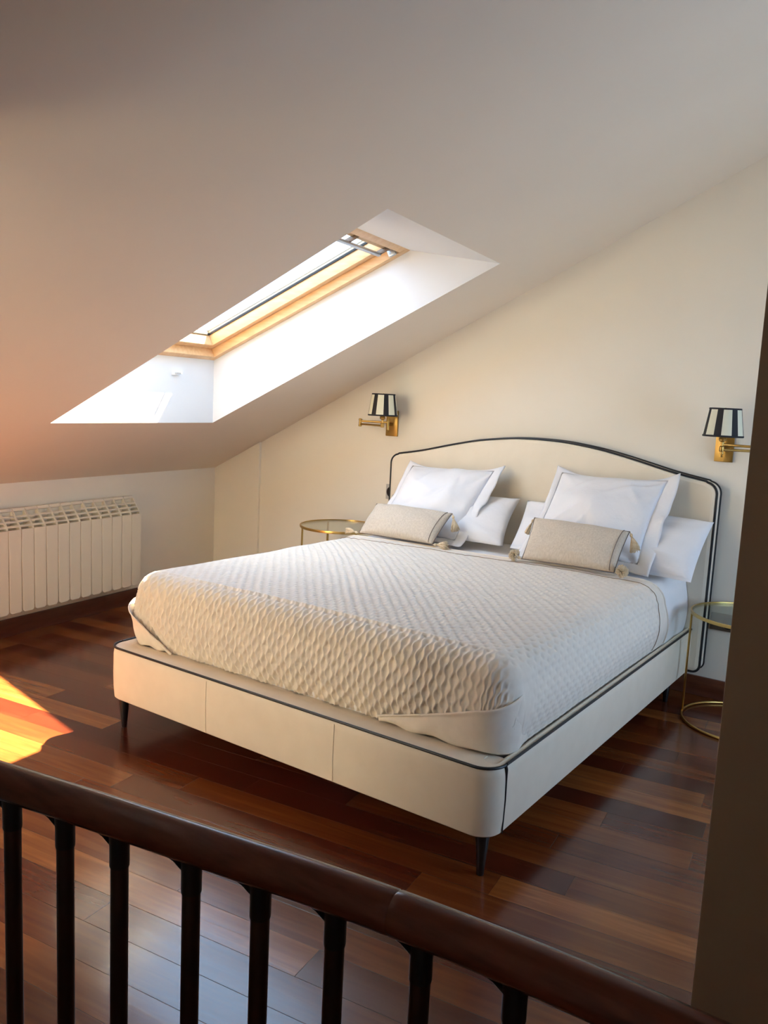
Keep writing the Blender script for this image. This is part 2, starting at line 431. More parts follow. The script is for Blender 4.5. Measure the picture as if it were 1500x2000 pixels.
# ------------------------------------------------------------------ bed
B0, B1, BL, ZT, ZB = 1.655, 3.407, -2.15, .349, .134
bed = empty('bed', ((B0+B1)/2, -1.1, 0), 'double bed with cream upholstered frame, black piping and arched headboard against the back wall', 'bed')
def corner(cx, cy, r, a0, a1, n=10): return [(cx+r*math.cos(a0+(a1-a0)*i/n), cy+r*math.sin(a0+(a1-a0)*i/n)) for i in range(n+1)]
RC = .07; YS = -2.078
def rail(path, depths, name):
    """sweep a padded rail section along a 2D path; depths = ledge width inward"""
    prof = [(0.0, ZB+.004), (-.004, ZB), ]
    vs_ = []; fs = []; n = len(path)
    for i, (x, y) in enumerate(path):
        x0, y0 = path[max(i-1, 0)]; x1, y1 = path[min(i+1, n-1)]
        t = Vector((x1-x0, y1-y0)).normalized(); nn = Vector((t.y, -t.x))          # outward (path runs so that outside is on its right)
        dd = depths[i]
        sec = [(-.02, ZB+.006), (-.008, ZB), (-.001, ZB+.006), (.003, ZB+.05), (.004, (ZB+ZT)/2), (.003, ZT-.03), (.0, ZT-.008), (-.006, ZT-.001),
               (-.014, ZT+.001), (-dd*.5, ZT+.003), (-dd+.012, ZT+.001), (-dd+.003, ZT-.006), (-dd, ZT-.02), (-dd, ZB+.03), (-.02, ZB+.03)]
        for o_, z in sec: vs_.append((x+nn.x*o_, y+nn.y*o_, z))
    k = 15
    for i in range(n-1):
        for j in range(k): fs.append([i*k+j, (i+1)*k+j, (i+1)*k+(j+1) % k, i*k+(j+1) % k])
    fs.append(list(range(k))); fs.append([(n-1)*k+j for j in range(k)][::-1])
    m = MB(); m.add(vs_, fs); return m.build(name, M_cream, bed)
foot = [(B0, YS), (B0, BL+RC)] + corner(B0+RC, BL+RC, RC, pi, 1.5*pi)[1:] + [(B0+RC+(B1-B0-2*RC)*i/12, BL) for i in range(1, 12)] + corner(B1-RC, BL+RC, RC, 1.5*pi, 2*pi) + [(B1, YS)]
def lerp(a, b, t): return a+(b-a)*t
fd = []
for x, y in foot:
    d = min(x-B0, B1-x); fd.append(lerp(.034, .10, min(1, d/.07)))
fr_ = rail(foot, fd, 'foot_rail')
rail([(B0, -.102), (B0, -1.0), (B0, YS)], [.034]*3, 'side_rail')
rail([(B1, YS), (B1, -1.0), (B1, -.102)], [.034]*3, 'side_rail')
p = MB(); p.box((B0+.028, BL+.028, .28), (B1-.028, BL+.125, .345), .008); p.build('ledge_padding', M_cream, bed)
# piping along the top outer edge, and down the corner seams
p = MB(); off = .002
p.tube([(x, y, ZT) for x, y in foot], .0048, 8); p.build('piping', M_pipe, fr_)
for X_ in (B0, B1):
    s = 1 if X_ == B1 else -1
    p = MB(); p.tube([(X_+s*.001, YS-.004, ZT), (X_+s*.004, YS-.002, ZT-.012), (X_+s*.004, YS, ZT-.05), (X_+s*.005, YS, (ZT+ZB)/2), (X_+s*.002, YS, ZB+.004)], [.0045, .0042, .003, .0025, .002], 8)
    p.build('corner_piping', M_pipe, fr_)
    p = MB(); p.tube([(X_, YS+.004, ZT), (X_, -1., ZT), (X_, -.104, ZT)], .0048, 8); p.build('side_piping', M_pipe, bed)
for X_ in (2.235, 2.83):
    p = MB(); p.tube([(X_, BL-.0035, ZT-.012), (X_, BL-.0052, (ZT+ZB)/2), (X_, BL-.0022, ZB+.008)], .0011, 6); p.build('panel_seam', M_cream, fr_)
# base under the mattress
p = MB(); p.box((B0+.036, BL+.104, .17), (B1-.036, -.104, .268), .006); p.build('slatted_base', M_cream, bed)
# legs
for lx, ly in ((B0+.048, BL+.048), (B1-.048, BL+.048), (B0+.06, -.22), (B1-.06, -.22)):
    p = MB(); sx = -1 if lx < 2.5 else 1
    p.lathe([(.0095, 0), (.0105, .002), (.0145, .05), (.021, .12), (.0225, ZB+.034), (.0225, .171)], lx, ly, 20)
    p.build('leg', M_black, bed)

# headboard
HX0, HX1 = 1.590, 3.458; HC = (HX0+HX1)/2
tab = [(0, 1.210), (.10, 1.208), (.2, 1.2), (.35, 1.180), (.48, 1.154), (.6, 1.126), (.7, 1.102), (.78, 1.086), (.85, 1.074), (.880, 1.069)]
hw = (HX1-HX0)/2
topR = [Vector((d, 0, z)) for d, z in tab]
topR = catmull(topR, 4)
rcor = [Vector((hw-.055+.055*math.cos(a), 0, 1.009+.055*math.sin(a))) for a in [math.radians(q) for q in range(80, -1, -10)]]
botc = [Vector((hw-.035+.035*math.cos(a), 0, .175+.035*math.sin(a))) for a in [math.radians(q) for q in range(0, -91, -15)]]
half = topR + rcor + [Vector((hw, 0, z)) for z in (.9, .7, .5, .3)] + botc
outl = [Vector((HC+v.x, 0, v.z)) for v in half] + [Vector((HC-v.x, 0, v.z)) for v in half[::-1][:-1]]
YF, YK = -.098, -.018
def hb_ring(ins, y):
    cx, czz = HC, .65
    o_ = []
    n = len(outl)
    for i, q in enumerate(outl):
        t = outl[(i+1) % n]-outl[i-1]; t.normalize(); nn = Vector((-t.z, 0, t.x))   # outward or inward fixed below
        if nn.dot(q-Vector((HC, 0, .65))) < 0: nn = -nn
        o_.append(Vector((q.x-nn.x*ins, y, q.z-nn.z*ins)))
    return o_
hb = MB(); rings = [hb_ring(.006, YK), hb_ring(0, YK-.008), hb_ring(-.001, (YF+YK)/2), hb_ring(0, YF+.008), hb_ring(.006, YF), hb_ring(.02, YF-.003)]
n = len(outl); vs_ = [v for r in rings for v in r]; fs = []
for i in range(len(rings)-1):
    for j in range(n): fs.append([i*n+j, i*n+(j+1) % n, (i+1)*n+(j+1) % n, (i+1)*n+j])
fs.append([j for j in range(n)]); fs.append([(len(rings)-1)*n+j for j in range(n)][::-1])
hb.add(vs_, fs); hbo = hb.build('headboard', M_head, bed)
for y in (YF+.004, YK-.004):
    p = MB(); p.tube(hb_ring(-.002, y), .0052, 8, closed=True, up_=Vector((0, 1, 0))); p.build('headboard_piping', M_pipe, hbo)

# ------------------------------------------------------------------ mattress in its white sheet
MX0, MX1, MY0, MY1, MZ0, MZ1 = 1.700, 3.362, -2.030, -.106, .27, .628
def drape_grid(x0, x1, y0, y1, top, rho, skirt_bottom, drops, step, bulge, head_open=True):
    """cloth wrapped over a box. returns pos, normal, a, b, d arrays and faces (numpy)"""
    dm = rho*pi/2 + (top-rho-skirt_bottom)
    ax0 = x0+rho-dm if drops[0] else x0+rho; ax1 = x1-rho+dm if drops[1] else x1-rho
    by0 = y0+rho-dm if drops[2] else y0+rho; by1 = y1
    na = int((ax1-ax0)/step)+1; nb = int((by1-by0)/step)+1
    a = np.linspace(ax0, ax1, na); b = np.linspace(by0, by1, nb)
    A, B = np.meshgrid(a, b, indexing='ij')
    ix = np.clip(A, x0+rho, x1-rho); iy = np.clip(B, y0+rho, y1)
    dx, dy = A-ix, B-iy
    d = np.sqrt(dx*dx+dy*dy); out = d > dm*1.0001; dc = np.minimum(d, dm)
    dd = np.where(d < 1e-9, 1, d); ux, uy = dx/dd, dy/dd
    th = np.clip(dc/rho, 0, pi/2)
    s_ = np.clip((dc-rho*pi/2)/(dm-rho*pi/2), 0, 1)
    h = rho*np.sin(th) + bulge*np.sin(pi*np.clip(s_, 0, 1))*1.0 - .012*s_**3
    z = top-rho*(1-np.cos(th)) - np.maximum(dc-rho*pi/2, 0)
    pos = np.stack([ix+ux*h, iy+uy*h, z], -1)
    nrm = np.stack([ux*np.sin(th), uy*np.sin(th), np.cos(th)], -1)
    idx = np.arange(na*nb).reshape(na, nb)
    F = np.stack([idx[:-1, :-1], idx[1:, :-1], idx[1:, 1:], idx[:-1, 1:]], -1).reshape(-1, 4)
    of = out.reshape(-1)
    F = F[~(of[F].all(1))]
    return pos, nrm, A, B, dc, s_, F
def add_np_mesh(name, pos, F, m, parent=None, origin=None):
    v = pos.reshape(-1, 3); used = np.unique(F); rm = -np.ones(len(v), int); rm[used] = np.arange(len(used))
    return link_mesh(name, v[used], rm[F].tolist(), m, parent, origin)
pos, nrm, A, B, dc, s_, F = drape_grid(MX0, MX1, MY0, MY1, MZ1, .06, MZ0, (1, 1, 1), .016, .012)
r_ = np.clip((B+.75)/.2, 0, 1)[..., None]
side = (s_ > 0)[..., None]
pos = pos + nrm*(wob(A*1.5, B*1.5, 3, 1.2)*.004)[..., None]*r_ + nrm*side*r_*(np.sin(pi*s_)*.010*(1+.6*np.sin(B*26)))[..., None]
mo = add_np_mesh('mattress', pos, F, M_mattr)
tag(mo, 'thick mattress in a white sheet lying in the cream bed frame', 'mattress')

# ------------------------------------------------------------------ quilted blanket
BX0, BX1, BY0 = 1.674, 3.386, -2.048
ZTOP = .640
def fold_y(x): return -.66+.085*(x-1.7)/1.67
rho = .085
pos, nrm, A, B, dc, s_, F = drape_grid(BX0, BX1, BY0, -.60+.07, ZTOP, rho, .350, (1, 1, 1), .0040, .016)
BP = {}
# shear the head edge so that it follows fold_y
tt = np.clip((B-(-1.4))/(-.53+1.4), 0, 1)
edge = fold_y(np.clip(A, 1.6, 3.46))
shift = (edge-(-.53))*tt**2
over = np.clip((A-(BX1-rho))/.35, 0, 1)
shift = shift + .10*tt**2*over**1.5
pos[..., 1] += shift
# quilting
jx = .0022*wob(A*2.2, B*2.2, 11, 1.4); jy = .004*wob(A*2, B*2, 12, 1.4)
u, v = A+jx, B+jy
wdt, Amp, Pp = .0225, .0048, .052
k = np.round(u/wdt); ridge = np.zeros_like(u); 
for dk in (-1, 0, 1):
    kk = k+dk; uk = kk*wdt + np.where(np.mod(kk, 2) == 0, 1, -1)*Amp*np.cos(2*pi*v/Pp)
    ridge = np.maximum(ridge, np.exp(-((u-uk)/.0046)**2))
kf = np.floor(u/wdt); uc = (kf+.5)*wdt
phase = np.where(np.mod(kf, 2) == 0, 1, -1)
lens = np.clip(-phase*np.cos(2*pi*v/Pp), 0, 1)**(3.2-1.8*np.clip((-(B-(BY0+rho)))/.10, 0, 1))*np.exp(-((u-uc)/.0068)**2)
front = np.clip((-(B-(BY0+rho)))/.10, 0, 1)
hgt = (.0019+.0098*front)*ridge - (.0068-.0026*front)*lens
bend = (B+shift) - (edge-.065)                                  # plain border at the head edge
fade = np.clip(-bend/.012, 0, 1)
sidef = np.clip((np.abs(A-(BX0+BX1)/2)-(BX1-BX0)/2+rho-.05)/.08, 0, 1)
hgt = hgt*(1-.45*sidef*(1-front))
# smoother cloth round the right foot corner
cr = np.clip(1-np.hypot(A-(BX1+.05), B-(BY0-.1))/.32, 0, 1); hgt = hgt*(1-.6*np.clip(cr*2, 0, 1))*(1-np.clip(cr*3, 0, 1)*np.clip((A-(BX1-.03))/.05, 0, 1)*np.clip((B-(BY0-.03))/.05, 0, 1))
hgt = hgt*fade + (1-fade)*.004
low = wob(A*1.1, B*1.1, 21, .8)*.004*(1-.5*fade) + wob(A, B, 22, 2.6)*.0015
# hanging folds towards the hem
low = low + s_*.004*np.sin(A*38+2*np.sin(B*9)) * (front > 0)
pos = pos + nrm*(hgt+low)[..., None]
# crown of the mattress
mid = np.cos(np.clip((A-(BX0+BX1)/2)/(BX1-BX0), -.5, .5)*pi)
pos[..., 2] += .010*mid*(dc < .01)
bk = add_np_mesh('quilt', pos, F, M_blanket)
tag(bk, 'cream quilted blanket with puckered stitch pattern spread over the mattress', 'blanket')
# rolled head edge and stitched border lines follow the cloth
na, nb = A.shape
iy_ = nb-1
edge_line = [pos[i, iy_]+nrm[i, iy_]*.001 for i in range(0, na, 6)]
p = MB(); p.tube(edge_line, .0045, 8); p.build('hem_roll', M_blanket, bk)
sl = []
for i in range(0, na, 4):
    j = int(np.argmin(np.abs(bend[i]+.004))); sl.append(Vector(pos[i, j])+Vector(nrm[i, j])*.0015)
p = MB(); p.tube(sl, .0014, 5); p.build('border_stitching', M_stitch, bk)
p = MB(); p.tube([q-Vector((0, 0, 0))+Vector((0, .004, .0)) for q in [Vector(e) for e in edge_line]], .0012, 5); p.build('edge_stitching', M_stitch, bk)

def corner_flap(side, name):
    """triangular fold of the blanket corner laid round onto the foot side"""
    nu, nv = 60, 34; vs_ = np.zeros((nu, nv, 3))
    if side > 0: xc, xt, ztop, tipz = BX1, 2.945, .600, .376
    else: xc, xt, ztop, tipz = BX0, 1.935, .60, .350
    for i in range(nu):
        s = i/(nu-1)
        for j in range(nv):
            t = j/(nv-1)
            zt = lerp(ztop, tipz, s**(.72 if side > 0 else 1.25)) + (0 if side > 0 else -.013*math.sin(pi*min(1, s*1.15)))
            zb = .353 + .004*math.sin(s*22)
            if side > 0 and s > .72: zb += .02*((s-.72)/.28)**2*0
            z = lerp(zb, zt, t)
            # path round the corner
            q = s*(abs(xt-xc)+.125)-.10
            if q < .0:
                x = xc+side*.006; y = BY0+rho+(-q)*.8; nx, ny = side, 0
                f = (q+.10)/.10; x = xc+side*lerp(-.010, .000, f)
            else:
                a = min(q/.11, 1)*pi/2
                if q < .11:
                    x = xc-side*.085*(1-math.cos(a)); y = BY0+rho-.085*math.sin(a)-.003*math.sin(a)
                    
                else: x = xc-side*(.085+(q-.11)); y = BY0-.003
                nx, ny = side*math.cos(a), -math.sin(a)
            bul = .016*math.sin(pi*(z-.345)/.30) if z < .62 else 0
            puff = .014*math.sin(pi*t)**.6 * (.5+.5*math.sin(pi*min(1, s*1.02)))
            wr_ = .004*noise.noise(Vector((x*9, z*22, 3.1)))+.003*math.sin(s*26+t*5)*(1-t)*s
            rim = .010*math.exp(-((1-t)/.10)**2)
            if side > 0:
                g_ = min(1, max(0, (s-.13)/.24)); g_ = g_*g_*(3-2*g_)
                o_ = bul*(.75+.25*g_)+.001+.005*g_+g_*(puff+wr_+rim*1.1)
            else:
                g_ = min(1, max(0, (s-.12)/.3))
                o_ = bul*.9+.004+g_*(puff*.35+wr_+rim*.7+.018*t**2.5*math.sin(pi*s))
            o_ -= (1-g_)*t*.010
            ins = max(0, z-(ZTOP-rho)); o_ -= rho-math.sqrt(max(rho*rho-ins*ins, 0))
            vs_[i, j] = (x+nx*o_, y+ny*o_, z-.006*(t > .97))
    idx = np.arange(nu*nv).reshape(nu, nv)
    Fq = np.stack([idx[:-1, :-1], idx[1:, :-1], idx[1:, 1:], idx[:-1, 1:]], -1).reshape(-1, 4)
    o = link_mesh(name, vs_.reshape(-1, 3), Fq.tolist(), M_blanket, bk)
    sm = o.modifiers.new('thick', 'SOLIDIFY'); sm.thickness = .005; sm.offset = 0
    return o
corner_flap(1, 'corner_fold'); corner_flap(-1, 'corner_fold')

# ------------------------------------------------------------------ pillows
def pillow(name, tl, tr, br, bl, tf, tb, m, label, cat, group=None, n=44, pinch=.06, seed=1, flange=0., wr_amp=.006, openend=False, pw=.55, fold=None):
    tl, tr, br, bl = [np.array(q, float) for q in (tl, tr, br, bl)]
    nrmv = np.cross(tr-bl, tl-br); nrmv /= np.linalg.norm(nrmv)
    if nrmv[1] > 0: nrmv = -nrmv
    U, V = np.meshgrid(np.linspace(-1, 1, n), np.linspace(-1, 1, n), indexing='ij')
    def place(U, V):
        s = (U+1)/2; t = (V+1)/2
        P = ((1-s)*(1-t))[..., None]*bl+(s*(1-t))[..., None]*br+(s*t)[..., None]*tr+((1-s)*t)[..., None]*tl
        return P
    ctr = (tl+tr+br+bl)/4
    def inpinch(U, V, amt):
        return U*(1-amt*(1-V**2)), V*(1-amt*(1-U**2))
    U2, V2 = inpinch(U, V, pinch)
    P = place(U2, V2)
    prof = (np.clip(1-U**2, 0, 1)*np.clip(1-V**2, 0, 1))**pw
    if openend: prof = (np.clip(1-np.clip(U, -1, .999)**6, 0, 1)**.5*np.where(U > 0, .62+.38*np.sqrt(np.clip(1-U**2, 0, 1)), np.sqrt(np.clip(1-U**2, 0, 1))))*np.clip(1-V**2, 0, 1)**pw
    wz = wob(U*1.1, V*1.1, seed, .9)
    # creases running out of the corners and the edges
    cr_ = np.zeros_like(U); rs = np.random.RandomState(seed)
    for cx_, cy_ in ((1, 1), (-1, 1), (1, -1), (-1, -1)):
        for q in range(5):
            an = math.atan2(-cy_, -cx_)+rs.uniform(-.62, .62); dx_, dy_ = math.cos(an), math.sin(an)
            al = (U-cx_)*dx_+(V-cy_)*dy_; ac = -(U-cx_)*dy_+(V-cy_)*dx_
            ln = rs.uniform(.5, 1.2); wdh = rs.uniform(.035, .075)
            cr_ += np.exp(-(ac/wdh)**2)*np.clip(al/.15, 0, 1)*np.clip(1-al/ln, 0, 1)*rs.choice([-1, 1])*rs.uniform(.5, 1)
    for q in range(7):
        an = rs.uniform(0, pi); cx_, cy_ = rs.uniform(-.8, .8, 2); dx_, dy_ = math.cos(an), math.sin(an)
        al = (U-cx_)*dx_+(V-cy_)*dy_; ac = -(U-cx_)*dy_+(V-cy_)*dx_
        cr_ += .7*np.exp(-((ac+.12*al**2)/.05)**2)*np.exp(-(al/.35)**2)*rs.choice([-1, 1])
    edgef = np.clip((1-np.maximum(abs(U), abs(V)))/.12, 0, 1)
    f = tf*prof + edgef*(wz*wr_amp*1.2+cr_*wr_amp)
    g = -tb*prof
    front_ = P+nrmv*f[..., None]; back_ = P+nrmv*g[..., None]
    idx = np.arange(n*n).reshape(n, n)
    Fq = np.stack([idx[:-1, :-1], idx[1:, :-1], idx[1:, 1:], idx[:-1, 1:]], -1).reshape(-1, 4)
    # share the border: map border verts of back to front
    border = np.zeros((n, n), bool); border[0] = border[-1] = True; border[:, 0] = border[:, -1] = True
    allv = np.concatenate([front_.reshape(-1, 3), back_.reshape(-1, 3)])
    bidx = idx+n*n; bidx = np.where(border, idx, bidx) if not openend else bidx
    Fb = np.stack([bidx[:-1, :-1], bidx[:-1, 1:], bidx[1:, 1:], bidx[1:, :-1]], -1).reshape(-1, 4)
    Fa = np.concatenate([Fq, Fb]); extra = []
    if openend:
        for i in range(n-1):
            for (a_, b_) in (((i, 0), (i+1, 0)), ((i+1, n-1), (i, n-1)), ((n-1, i), (n-1, i+1)), ((0, i+1), (0, i))):
                extra.append([idx[a_], bidx[a_], bidx[b_], idx[b_]])
        Fa = np.concatenate([Fa, np.array(extra)])
    used = np.unique(Fa); rm = -np.ones(len(allv), int); rm[used] = np.arange(len(used))
    lo = allv[used].min(0)
    o = link_mesh(name, allv[used], rm[Fa].tolist(), m)
    tag(o, label, cat, group)
    if flange > 0:
        # flat border round the cover
        nn = 40; per = []
        for k_ in range(nn): per.append((-1+2*k_/nn, -1))
        for k_ in range(nn): per.append((1, -1+2*k_/nn))
        for k_ in range(nn): per.append((1-2*k_/nn, 1))
        for k_ in range(nn): per.append((-1, 1-2*k_/nn))
        per = np.array(per); W_ = np.linalg.norm(tr-tl)/2; H_ = np.linalg.norm(tl-bl)/2
        nr = 7; ring_ = []
        au, av = np.abs(per[:, 0]), np.abs(per[:, 1])
        on_top = per[:, 1] >= .999; on_bot = per[:, 1] <= -.999; on_l = (per[:, 0] <= -.999) & ~on_top & ~on_bot
        fw_ = flange*np.where(on_top, .20+.48*au**6, np.where(on_bot, .5+.5*au**5, np.where(on_l, .45+.2*av**5, 1.-.32*np.clip(per[:, 1], 0, 1)**6)))
        backw = np.where(on_top, 1-au**4, 0)
        for r in range(nr):
            q = (r/(nr-1))*fw_
            Up = per[:, 0]*(1-pinch*(1-per[:, 1]**2)); Vp = per[:, 1]*(1-pinch*(1-per[:, 0]**2))
            ex = np.where(np.abs(per[:, 0]) >= .999, np.sign(per[:, 0]), per[:, 0]**5)
            ey = np.where(np.abs(per[:, 1]) >= .999, np.sign(per[:, 1]), per[:, 1]**5)
            Pp_ = place((Up+ex*q/W_), (Vp+ey*q/H_))
            arc = np.arange(len(per))/len(per)*2*pi
            # where the flange would sink into the bed it bends forward and up
            wv = (np.sin(arc*9+seed)+.6*np.sin(arc*17+seed*2))*.010*(q/flange)**1.2 - .035*backw*(r/(nr-1))
            Pp_ = Pp_+nrmv*(wv+.004*np.sin(pi*r/(nr-1)))[..., None]
            ring_.append(Pp_)
        R_ = np.array(ring_); m_ = len(per)
        R_[..., 2] = np.maximum(R_[..., 2], .652)
        R_[..., 1] = np.minimum(R_[..., 1], -.112)
        id2 = np.arange(nr*m_).reshape(nr, m_)
        Ff = np.stack([id2[:-1], np.roll(id2[:-1], -1, 1), np.roll(id2[1:], -1, 1), id2[1:]], -1).reshape(-1, 4)
        fo = link_mesh('flange', R_.reshape(-1, 3), Ff.tolist(), m, o)
        sm = fo.modifiers.new('thick', 'SOLIDIFY'); sm.thickness = .003; sm.offset = 0
    return o, place, nrmv, inpinch

# long sleeping pillows against the headboard
pillow('sleeping_pillow', (1.665, -.175, .83), (2.49, -.172, .895), (2.535, -.44, .672), (1.70, -.44, .672), .085, .055, M_white,
       'white sleeping pillow lying behind the left square pillow, against the headboard', 'pillow', pinch=.045, seed=5, wr_amp=.009)
pillow('sleeping_pillow', (2.53, -.172, .888), (3.475, -.165, .888), (3.462, -.425, .640), (2.575, -.44, .672), .080, .055, M_white,
       'white sleeping pillow with an open end sticking out past the right edge of the bed', 'pillow', pinch=.02, seed=8, wr_amp=.009, openend=True)
# square pillows with flange
pillow('square_pillow', (1.815, -.205, 1.015), (2.335, -.195, 1.03), (2.275, -.475, .672), (1.775, -.485, .665), .095, .022, M_white,
       'large white square pillow with flat border on the left half of the bed', 'pillow', pinch=.035, seed=13, flange=.060, wr_amp=.010, pw=.62)
pillow('square_pillow', (2.715, -.180, 1.055), (3.250, -.168, 1.062), (3.232, -.465, .69), (2.675, -.475, .672), .095, .022, M_white,
       'large white square pillow with flat border on the right half of the bed', 'pillow', pinch=.06, seed=31, flange=.066, wr_amp=.013, pw=.62)

# linen bolsters with stitched seams and tassels
def tassel(at, direc, parent, ln=.055, spread=.6, seed=0, pom=False):
    rs = random.Random(seed); d = Vector(direc).normalized(); at = Vector(at)
    a = d.orthogonal().normalized(); b_ = d.cross(a)
    m = MB()
    m.tube([at, at+d*.012], [.002, .003], 6)
    kn = at+d*.014
    # wrapped head
    m.tube([kn-d*.006, kn-d*.003, kn+d*.003, kn+d*.008, kn+d*.010], [.002, .0065, .0075, .006, .0055], 12, up_=a)
    cnt = 120 if not pom else 230
    for i in range(cnt):
        if pom:
            dr = Vector((rs.gauss(0, 1), rs.gauss(0, 1), rs.gauss(0, 1))).normalized()
            if dr.dot(d) < -.55: dr = -dr
            l = ln*rs.uniform(.86, 1.05); p0 = kn+d*ln*.80
            pts_ = [p0+dr*.004, p0+dr*l*.55, p0+dr*l]
            pts_ = [Vector((q.x, q.y, max(q.z, .656))) for q in pts_]
            m.tube(pts_, [.0015, .0022, .0016], 4, up_=a); continue
        an = rs.uniform(0, 2*pi); rr = math.sqrt(rs.uniform(0, 1))*spread
        dr = (d + (a*math.cos(an)+b_*math.sin(an))*rr).normalized()
        l = ln*rs.uniform(.85, 1.05)
        p0 = kn+d*.006; g = Vector((0, 0, -1))*.006
        pts_ = [p0, p0+dr*l*.35+d*l*.03, p0+dr*l*.7+g*.6, p0+dr*l*.98+g*1.6]
        pts_ = [Vector((q.x, q.y, max(q.z, .6545))) for q in pts_]
        m.tube(pts_, [.0015, .0023, .0023, .0014], 4, up_=a)
    o = m.build('tassel', M_tassel, parent, auto=False); return o
def bolster(tl, tr, br, bl, label, seed, tips):
    o, place, nv, inp = pillow('linen_cushion', tl, tr, br, bl, .062, .020, M_linen, label, 'cushion', 'small linen cushions with tassels', n=50, pinch=.025, seed=seed, wr_amp=.003, pw=.42)
    nv = Vector(nv)
    def edge(a0, b0, a1, b1, lift=.0, k_=26):
        q = []
        for i in range(k_+1):
            t = i/k_; U = np.array(a0+(a1-a0)*t); V = np.array(b0+(b1-b0)*t)
            U2, V2 = inp(U, V, .025); P = place(U2, V2)
            h = .062*((max(0, 1-float(U)**2))*(max(0, 1-float(V)**2)))**.42 if lift else 0
            q.append(Vector(P)+nv*(h+.0022))
        return q
    m = MB()
    for e in ((-1, -1, 1, -1), (-1, 1, 1, 1), (1, -1, 1, 1), (-1, -1, -1, 1)): m.tube(edge(*e), .0016, 5)
    m.tube(edge(.90, -.985, .90, .985, 1), .0015, 5)
    m.build('seam_stitching', M_thread, o)
    for k_, (cu, cv, d, ln, spr, pom) in enumerate(tips):
        P = Vector(place(np.array(cu*1.0), np.array(cv*1.0)))
        tassel(P, d, o, ln, spr, seed*10+k_, pom)
    return o
bolster((1.785, -.500, .812), (2.262, -.492, .812), (2.250, -.655, .668), (1.785, -.655, .666),
        'oatmeal linen cushion with tassels in front of the left square pillow', 3,
        ((-1, -1, (-1, -.05, .12), .066, .34, False), (1, -1, (1, .12, .10), .066, .50, False), (1, 1, (.45, -.25, -1), .066, .40, False), (-1, 1, (-.4, .5, -1), .05, .3, False)))
bolster((2.715, -.478, .845), (3.188, -.478, .838), (3.190, -.648, .672), (2.745, -.655, .668),
        'oatmeal linen cushion with tassels in front of the right square pillow', 4,
        ((-1, -1, (-1, -.15, .42), .030, .55, True), (1, -1, (1, -.25, .40), .030, .55, True), (1, 1, (.55, -.25, -1), .068, .44, False), (-1, 1, (-.45, -.10, -1), .060, .25, False)))

# ------------------------------------------------------------------ glass side tables
def side_table(cx, cy, r, h, a0, label):
    t = empty('side_table', (cx, cy, 0), label, 'table', None)
    circ = lambda z, rr=r, n_=64: [(cx+rr*math.cos(2*pi*i/n_), cy+rr*math.sin(2*pi*i/n_), z) for i in range(n_)]
    def band(zc, w_, th, name):
        m = MB(); n_ = 72; vs1 = []; fs1 = []
        sec = [(-th/2, -w_/2), (th/2, -w_/2), (th/2+.001, 0), (th/2, w_/2), (-th/2, w_/2)]
        for i in range(n_):
            a = 2*pi*i/n_
            for o_, z in sec: vs1.append((cx+(r+o_)*math.cos(a), cy+(r+o_)*math.sin(a), zc+z))
        k_ = len(sec)
        for i in range(n_):
            for j in range(k_): fs1.append([i*k_+j, ((i+1) % n_)*k_+j, ((i+1) % n_)*k_+(j+1) % k_, i*k_+(j+1) % k_])
        m.add(vs1, fs1); return m.build(name, M_gold, t)
    band(h-.007, .014, .007, 'top_rim')
    m = MB(); m.lathe([(r-.0045, h-.010), (r-.0045, h-.003)], cx, cy, 72); m.build('glass_top', M_tglass, t, smooth=False)
    m = MB(); m.tube(circ(.0065), .0062, 10, closed=True); m.build('base_ring', M_gold, t)
    for k_ in range(4):
        a = math.radians(a0+90*k_); m = MB(); x, y = cx+(r-.0)*math.cos(a), cy+(r-.0)*math.sin(a)
        Tm = Matrix.Translation((x, y, 0)) @ Matrix.Rotation(a, 4, 'Z')
        m.box((-.006, -.006, .010), (.003, .006, h-.0135), .0012, Tm); m.build('leg', M_gold, t)
    return t
side_table(1.385, -.295, .245, .622, 148, 'round gold and glass table on the left of the bed, below the left wall lamp')
side_table(3.705, -.275, .258, .505, 186, 'round gold and glass table on the right of the bed, half hidden by the partition')

